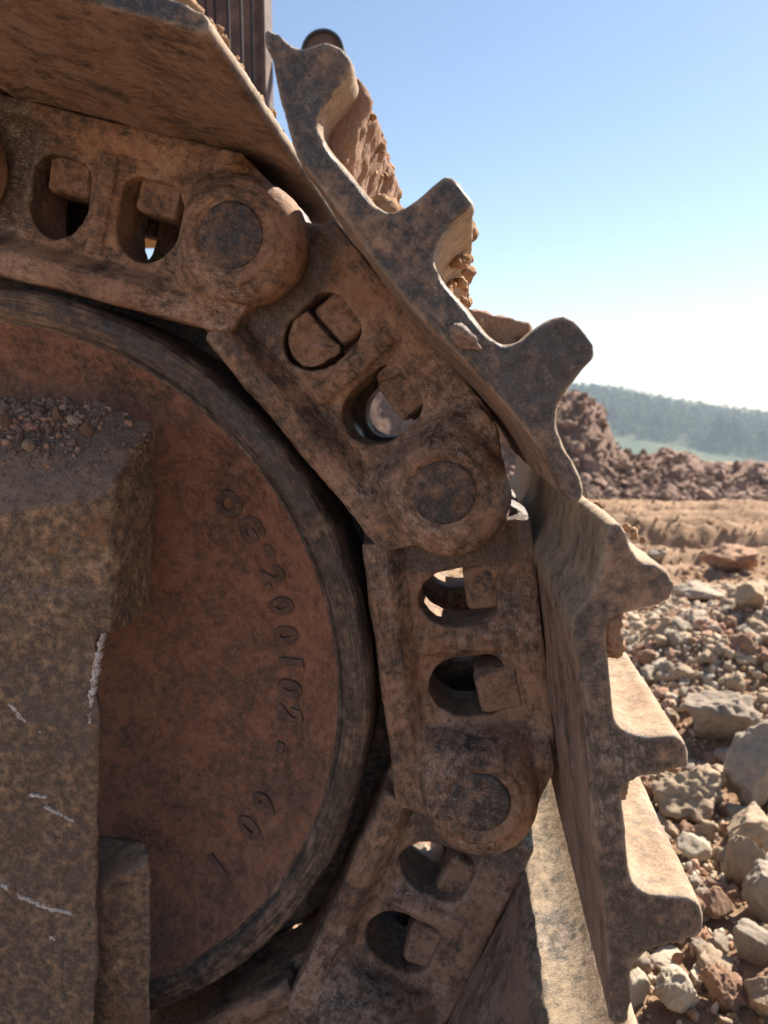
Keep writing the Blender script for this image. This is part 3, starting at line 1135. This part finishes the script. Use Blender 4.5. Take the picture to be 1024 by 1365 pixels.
def shoe_meshes(prof, name, seed, bend=0.0):
    """one casting, then told apart as plate and three grousers"""
    if bend:
        c_, s_ = math.cos(bend), math.sin(bend)
        prof = [(-.056 + (u + .056) * c_ + (v - .056) * s_, .056 - (u + .056) * s_ + (v - .056) * c_) if u < -.056 else (u, v) for u, v in prof]
    mb = MB().prism(prof, [], YS0, YS1)
    me = cast(mb, name, 0.0022, 3, ((0.05, 0.0008), (0.012, 0.0005), (0.004, 0.0003)), seed)
    nv = len(me.vertices)
    co = np.empty(nv * 3, np.float32)
    me.vertices.foreach_get('co', co)
    co = co.reshape(-1, 3)
    no = np.empty(nv * 3, np.float32)
    me.vertices.foreach_get('normal', no)
    no = no.reshape(-1, 3)
    fc = np.array([p.vertices[:] for p in me.polygons])
    cen = co[fc].mean(1)
    pu = np.array(prof)
    # the three tips
    hi = pu[pu[:, 1] > 0.088]
    us = np.sort(hi[:, 0])
    groups = np.split(us, np.where(np.diff(us) > 0.035)[0] + 1)
    tips = [g.mean() for g in groups][-3:]
    lab = np.zeros(len(fc), int)
    for k, u in enumerate(tips):
        lab[(cen[:, 2] > 0.0775) & (np.abs(cen[:, 0] - u) < 0.032)] = k + 1
    res = []
    for k in range(len(tips) + 1):
        f = fc[lab == k]
        idx = np.unique(f)
        mp = np.full(nv, -1)
        mp[idx] = np.arange(len(idx))
        m2 = np_mesh('plate' if k == 0 else 'grouser', co[idx], mp[f])
        for m_ in ('worn', 'shoe', 'inner', 'bare'):
            m2.materials.append(M[m_])
        fn, fcn = no[f].mean(1), co[f].mean(1)
        mi_ = np.where(fn[:, 2] < -0.25, np.where((fcn[:, 0] < -0.054) & (fcn[:, 2] < 0.08), 3, 2), 0)
        mi_ = np.where(fcn[:, 2] > 0.0775, 0, mi_)
        m2.polygons.foreach_set('material_index', np.where(np.abs(fn[:, 1]) > 0.62, 1, mi_).astype(np.int32))
        m2.normals_split_custom_set_from_vertices([tuple(q) for q in no[idx]])
        res.append(m2)
    bpy.data.meshes.remove(me)
    return res


SH2 = shoe_meshes(loc2, 'shoe', 1)
SH3 = shoe_meshes(loc3, 'shoe', 2)
SH4 = shoe_meshes(loc3, 'shoe', 3, math.radians(13))
SHOE_LABEL = {0: 'track shoe at the left picture edge above the first link',
              1: 'topmost track shoe, its brown underside hanging over the camera',
              2: 'slanting track shoe with three teeth standing against the blue sky',
              3: 'upright track shoe with teeth pointing right at the rubble',
              4: 'lowest track shoe, its worn sunlit lip showing beside the bottom link',
              5: 'track shoe lying under the idler at the bottom of the picture'}
SHOES = {}
for i in range(0, 6):
    c, ry = place(i)
    T = thing('track_shoe', SHOE_LABEL[i], 'track shoe', c, ry, 'shoes of the track')
    if i == 1:
        T.location += Vector((math.cos(-ry), 0, math.sin(-ry))) * -0.008
    SHOES[i] = T
    for k, me in enumerate(SH2 if i == 2 else SH4 if i == 4 else SH3):
        obj('plate' if k == 0 else 'grouser', me, None, T, 5 * i + 1)


def mud_patch(i, blobs, seed, mat='mud'):
    """lumps of dried earth stuck to a shoe, as (u, y, v, size)"""
    r = np.random.default_rng(seed)
    base = []
    for k in range(5):
        me = rock_mesh('grain', 3, seed + k, 0.35, 3, 0.3)
        base.append((np.array([v.co[:] for v in me.vertices]), np.array([p.vertices[:] for p in me.polygons])))
        bpy.data.meshes.remove(me)
    V, F, n = [], [], 0
    for (u, y, v, s) in blobs:
        co, fc = base[int(r.integers(5))]
        q, _ = np.linalg.qr(r.normal(size=(3, 3)))
        V.append((co @ q) * s * r.uniform(.75, 1.25, 3) + np.array([u, y, v]))
        F.append(fc + n)
        n += len(co)
    o = obj('mud', np_mesh('mud', np.concatenate(V), np.concatenate(F)), M[mat], SHOES[i], seed)
    o['kind'] = 'stuff'
    return o


def lumps(r, n, u, y, v, s, pow_=1.0):
    return [(r.uniform(*u), y[0] + (y[1] - y[0]) * r.uniform() ** pow_, r.uniform(*v), min(s * 1.5, float(np.exp(r.normal(math.log(s * 0.8), 0.45))))) for _ in range(n)]


r = np.random.default_rng(3)
b = lumps(r, 90, (-.030, -.014), (-.14, .36), (.068, .074), .0045)
b += lumps(r, 260, (.046, .066), (-.135, .36), (.069, .080), .0042)
b += lumps(r, 60, (.010, .048), (-.13, .2), (.069, .073), .004)
b += lumps(r, 60, (-.064, -.056), (-.12, .38), (.078, .100), .0032)
b += lumps(r, 30, (-.075, -.064), (-.06, .38), (.098, .103), .004)
b += lumps(r, 40, (.002, .010), (-.10, .3), (.099, .103), .003)
b += lumps(r, 40, (.013, .018), (-.10, .3), (.076, .096), .0032)
mud_patch(2, b, 40)
r = np.random.default_rng(4)
b = lumps(r, 170, (-.058, -.036), (-.148, -.02), (.069, .076), .0034)
b += lumps(r, 12, (-.005, .010), (-.12, -.10), (.075, .08), .0035)
b += lumps(r, 50, (.022, .042), (-.148, 0), (.068, .074), .004)
b += lumps(r, 10, (.078, .086), (-.13, -.115), (.08, .085), .003)
b += lumps(r, 60, (-.06, .12), (-.14, .3), (.069, .071), .0025)
b += lumps(r, 25, (-.09, -.06), (-.14, .3), (.095, .102), .0022)
mud_patch(3, b, 41)
r = np.random.default_rng(6)
b = lumps(r, 70, (.122, .134), (-.15, .15), (.066, .071), .0022)
b += lumps(r, 40, (.105, .130), (-.14, -.08), (.068, .072), .0035)
mud_patch(1, b, 42)
def cake(i, poly, y0, y1, seed, amp=.004):
    mb = MB()
    r = random.Random(seed)
    n_ = 14
    for k in range(n_):
        a, b_ = y0 + (y1 - y0) * k / n_, y0 + (y1 - y0) * (k + 1.25) / n_
        g_ = r.uniform(.45, 1.0) if k else .6
        c0 = poly[0]
        pts = []
        for (u, v, f) in poly:
            h = g_ * f
            pts.append((u[0] + (u[1] - u[0]) * h, v[0] + (v[1] - v[0]) * h))
        mb.hull([(u, yy_, v) for u, v in pts for yy_ in (a, b_)])
    obj('mud', cast(mb, 'mud', 0.0022, 2, ((0.03, amp), (0.009, amp * .6), (0.004, amp * .25))), M['cake'], SHOES[i], seed)


# each outline point slides from lying flat on the steel (0) to the full thickness of the cake (1)
cake(2, [((.034, .026), (.067, .068), 1), ((.046, .042), (.069, .083), 1), ((.058, .054), (.070, .095), 1), ((.0645, .0645), (.078, .102), 1), ((.068, .068), (.064, .064), 0)], -.137, .385, 61)
cake(2, [((-.036, -.042), (.067, .068), 1), ((-.024, -.028), (.069, .079), 1), ((-.014, -.017), (.071, .088), 1), ((-.009, -.009), (.075, .093), 1), ((-.008, -.008), (.064, .064), 0)], -.120, .385, 62, .003)
cake(2, [((-.074, -.072), (.099, .104), 1), ((-.066, -.059), (.099, .101), 1), ((-.060, -.052), (.083, .085), 1), ((-.052, -.043), (.069, .075), 1), ((-.060, -.060), (.066, .066), 0)], -.128, .385, 63, .0035)
cake(3, [((-.060, -.060), (.072, .088), 1), ((-.054, -.050), (.073, .082), 1), ((-.046, -.038), (.072, .075), 1), ((-.056, -.056), (.068, .068), 0)], -.150, -.02, 64, .003)
# cake of mud on the near end of the slanting shoe
mb = MB()
p0 = to_local(2, [(598, 435), (615, 430), (640, 455), (645, 472), (620, 470), (600, 455)])
mb.hull([(u, YS0 - 0.001, v) for u, v in p0] + [(u * 0.8 + .2 * p0[2][0], YS0 - 0.004, v * .8 + .2 * p0[2][1]) for u, v in p0])
obj('mud', cast(mb, 'mud', 0.0015, 1, ((0.012, 0.004), (0.004, 0.001))), M['nut'], SHOES[2], 9)
# lump on the top link's boss where the sun comes through
mb = MB()
mb.hull([(u * mm, y, v * mm) for u, y, v in ((92, .004, 40), (104, .003, 41), (100, .012, 52), (112, .02, 46), (90, .03, 50), (108, .03, 40))])
obj('mud', cast(mb, 'mud', 0.0015, 1, ((0.012, 0.004), (0.004, 0.001))), M['mud'], LINKS[1], 9)

# ------------------------------------------------------------------ track frame nose in front of the idler
frame = thing('idler_guard', 'thick brown steel block caked with dust and grit, standing in front of the idler wheel', 'guard', tuple(at(60, 900, -0.03)))


def fr_local(pts):
    o = Vector(frame.location)
    return [tuple(at(x, y, Y) - o) for x, y, Y in pts]


mb = MB().hull(fr_local([(-90, 700, -.065), (60, 690, -.065), (128, 665, -.064), (150, 640, -.058), (148, 845, -.062), (142, 856, -.06), (-90, 850, -.065),
                         (-90, 526, 0), (100, 529, 0), (140, 534, -.002), (172, 548, -.006), (205, 562, -.01), (209, 580, -.008), (203, 812, -.006), (-90, 812, 0),
                         (-90, 560, -.025), (100, 570, -.025), (155, 580, -.028)]))
mb.hull(fr_local([(-90, 790, -.0655), (120, 790, -.0655), (131, 860, -.0655), (124, 930, -.0655), (127, 1110, -.0655), (127, 1460, -.0655), (-90, 1460, -.0655),
                  (-90, 790, -.048), (120, 790, -.048), (131, 860, -.048), (124, 930, -.048), (127, 1110, -.048), (127, 1460, -.048), (-90, 1460, -.048)]))
obj('bearing_block', cast(mb, 'bearing_block', 0.002, 3, ((0.05, 0.004), (0.012, 0.0014), (0.004, 0.0006))), M['frame'], frame, 21)
mb = MB().hull(fr_local([(90, 1106, -.012), (190, 1115, -.012), (195, 1122, -.03), (199, 1150, -.04), (204, 1460, -.04), (90, 1460, -.04), (90, 1195, -.046), (128, 1190, -.046), (196, 1440, 0.0), (90, 1440, 0.0)]))
obj('lower_block', cast(mb, 'lower_block', 0.002, 3, ((0.05, 0.003), (0.012, 0.0012), (0.004, 0.0005))), M['frame'], frame, 25)


def scrape(pts, w, seed):
    """chipped pale paint: a broken ribbon standing a hair proud of the plate"""
    r = random.Random(seed)
    mb = MB()
    P = [Vector(at(x, y, -.0666)) - Vector(frame.location) for x, y in pts]
    tot = sum((b - a).length for a, b in zip(P[:-1], P[1:]))
    n = max(6, int(tot / 0.0009))
    for k in range(n):
        s = k / n * (len(P) - 1)
        i = min(int(s), len(P) - 2)
        p = P[i].lerp(P[i + 1], s - i)
        if mnoise.noise(Vector((k * 0.23, seed * 3.1, 0))) < -0.33:
            continue
        env = math.sin(math.pi * (k + .5) / n) ** 0.5
        for _ in range(3):
            a = Vector((r.gauss(0, w * .24 * env), 0, r.gauss(0, w * .24 * env)))
            rad = r.uniform(.0005, .0013)
            c = p + a
            jy = r.uniform(0, .0012)
            mb.hull([(c.x + rad * r.uniform(.6, 1.3) * math.cos(t_), c.y + jy + dy, c.z + rad * r.uniform(.6, 1.3) * math.sin(t_)) for t_ in (0, 1.2, 2.4, 3.7, 5) for dy in (0, .003)])
    o = obj('paint_scrape', mb.mesh('paint_scrape', False), M['scrape'], frame, seed)
    o['kind'] = 'stuff'


scrape([(12, 940), (32, 960), (55, 978)], .0026, 1)
scrape([(52, 1073), (70, 1082), (97, 1096)], .0024, 2)
scrape([(40, 1061), (62, 1064)], .0014, 3)
scrape([(2, 1181), (28, 1197), (60, 1210), (97, 1220)], .0024, 4)
scrape([(66, 1250), (90, 1262), (107, 1268), (75, 1278)], .0026, 5)
scrape([(136, 848), (128, 880), (122, 920), (119, 965)], .0034, 6)
scrape([(133, 855), (125, 895)], .0022, 8)

# pebbles lying on the sloping top
pb = []
rp = np.random.default_rng(9)
fo = np.array(frame.location)
base = []
for k in range(6):
    me = rock_mesh('grain', 2, 700 + k, 0.3, 5)
    base.append((np.array([v.co[:] for v in me.vertices]), np.array([p.vertices[:] for p in me.polygons])))
    bpy.data.meshes.remove(me)
bpy.context.view_layer.update()
blk = [o for o in frame.children if o.name.startswith('bearing_block')][0]
V, F, n = [], [], 0
bigs = []


def on_block(x, y):
    d = Vector(ray(x, y))
    o_ = Vector((0, -DCAM, 0)) - Vector(frame.location)
    ok, loc, nn, _ = blk.ray_cast(o_, d.normalized())
    return loc if ok else None


for _ in range(900):
    x = rp.uniform(-20, 200)
    y = 532 + abs(rp.normal(0, 34))
    if y > 640:
        continue
    if x > 105 and rp.uniform() < 0.72:
        continue
    p = on_block(x, y)
    if p is None:
        continue
    s = float(np.exp(rp.normal(math.log(.00125), .5)))
    if x < 100 and y < 600:
        s *= 1.25
    co, fc = base[int(rp.integers(6))]
    q, _ = np.linalg.qr(rp.normal(size=(3, 3)))
    V.append((co @ q) * min(s, .004) * rp.uniform(.7, 1.3, 3) + np.array(p) + np.array([0, -.0004, .0004]))
    F.append(fc + n)
    n += len(co)
o = np_mesh('pebbles', np.concatenate(V) + fo, np.concatenate(F))
r3 = np.random.default_rng(2)
for m in ('dust', 'nut', 'rock_red'):
    o.materials.append(M[m])
mi = np.repeat(r3.choice(3, len(F), p=[.6, .2, .2]), len(F[0]))
o.polygons.foreach_set('material_index', mi.astype(np.int32))
tag(obj('pebbles', o, None), 'brown grit and pebbles lying on the dusty top of the steel block', 'pebbles', None, 'stuff')
V, F, n = [], [], 0
for _ in range(2600):
    x = rp.uniform(-20, 205)
    y = 530 + abs(rp.normal(0, 50))
    p = on_block(x, y) if y < 690 else None
    if p is None or (x > 120 and rp.uniform() < .5):
        continue
    co, fc = base[int(rp.integers(6))]
    q, _ = np.linalg.qr(rp.normal(size=(3, 3)))
    V.append((co @ q) * float(np.exp(rp.normal(math.log(.0006), .35))) + np.array(p))
    F.append(fc + n)
    n += len(co)
o = np_mesh('grit', np.concatenate(V) + fo, np.concatenate(F))
o.materials.append(M['dust'])
tag(obj('grit', o, None), 'fine brown grit dusted over the sloping top of the steel block', 'grit', None, 'stuff')
for (x, y, s, m, lab) in ((117, 577, .0052, 'rock_red', 'brown pebble standing out right of the grit on the frame top'),
                          (97, 562, .0034, 'rock_pale', 'white chip among the grit on the frame top'),
                          (80, 556, .0048, 'rock_red', 'reddish lump in the grit left of the white chip'),
                          (10, 566, .0052, 'rock_red', 'reddish pebble in the grit near the left picture edge'),
                          (40, 597, .004, 'rock_tan', 'tan pebble at the lower edge of the grit on the frame top')):
    p = on_block(x, y)
    if p is None:
        continue
    me = rock_mesh('pebble', 4, int(x * 7), 0.25, 5)
    me.materials.append(M[m])
    q = obj('pebble', me, None, None, x)
    q.location = Vector(p) + Vector(frame.location) + Vector((0, -.0012, .0012))
    q.scale = (s, s, s * 1.15)
    tag(q, lab, 'pebble', 'pebbles on the frame top')

# ------------------------------------------------------------------ machine body pieces behind
GYD = 1.1
g = thing('radiator_grille', 'tall brown machine grille of upright bars behind the top shoe', 'grille', tuple(at(320, 200, GYD)))
go = Vector(g.location)
for xl, xr in ((206, 220), (225, 239), (243, 258), (261, 275), (278, 287), (290, 304), (308, 321), (325, 335.5), (339, 350)):
    a, b2 = at(xl, 0, GYD) - go, at(xr, 0, GYD) - go
    mb = MB().box((a.x, -.012, -.06), (b2.x, .012, .75))
    obj('bar', mb.mesh('bar', False), M['guard'], g, xl)
a, b2 = at(353, 0, GYD) - go, at(357.5, 0, GYD) - go
obj('side_post', MB().box((a.x, -.03, -.20), (b2.x, .03, .75)).mesh('side_post', False), M['guard'], g, 3)
a = at(200, 0, GYD) - go
obj('bottom_rail', MB().box((a.x, -.03, -.10), (b2.x - .008, .03, -.06)).mesh('bottom_rail', False), M['guard'], g, 3)
a, b2 = at(-120, 300, GYD) - go, at(300, 321, GYD) - go
obj('carrier_beam', MB().box((a.x, -.05, b2.z), (b2.x, .06, a.z)).mesh('carrier_beam', False), M['mud'], g, 3)

lp = at(431, 72, GYD)
lamp = thing('work_lamp', 'round black rimmed fitting peeping above the top tooth against the sky', 'lamp', tuple(lp))
obj('housing', turned([(.026, -.005), (.0385, -.004), (.0395, .0), (.0395, .05), (.030, .07), (.012, .075)], 48, 'housing', 40), M['guard'], lamp, 1)
obj('rim', ring([(.0365, -.004), (.0365, -.010), (.0425, -.010), (.0432, -.004), (.0432, .012), (.0395, .012)], 48).mesh('rim', angle=40), M['black'], lamp, 1)
mb = MB().box((-.10, .03, -.012), (-.02, .045, .012))
obj('bracket', mb.mesh('bracket', False), M['guard'], lamp, 1)

# ------------------------------------------------------------------ the air
t = NT('haze')
t.t.nodes.remove(t.b)
vp = t.n('VolumePrincipled')
vp.inputs['Color'].default_value = (0.74, 0.87, 1.0, 1)
vp.inputs['Density'].default_value = 0.0008
vp.inputs['Anisotropy'].default_value = 0.0
t.l(vp.outputs[0], t.out.inputs['Volume'])
tag(obj('haze', MB().box((-900, -900, -75), (900, 900, 45)).mesh('haze', False), t.m), None, None, None, 'stuff')
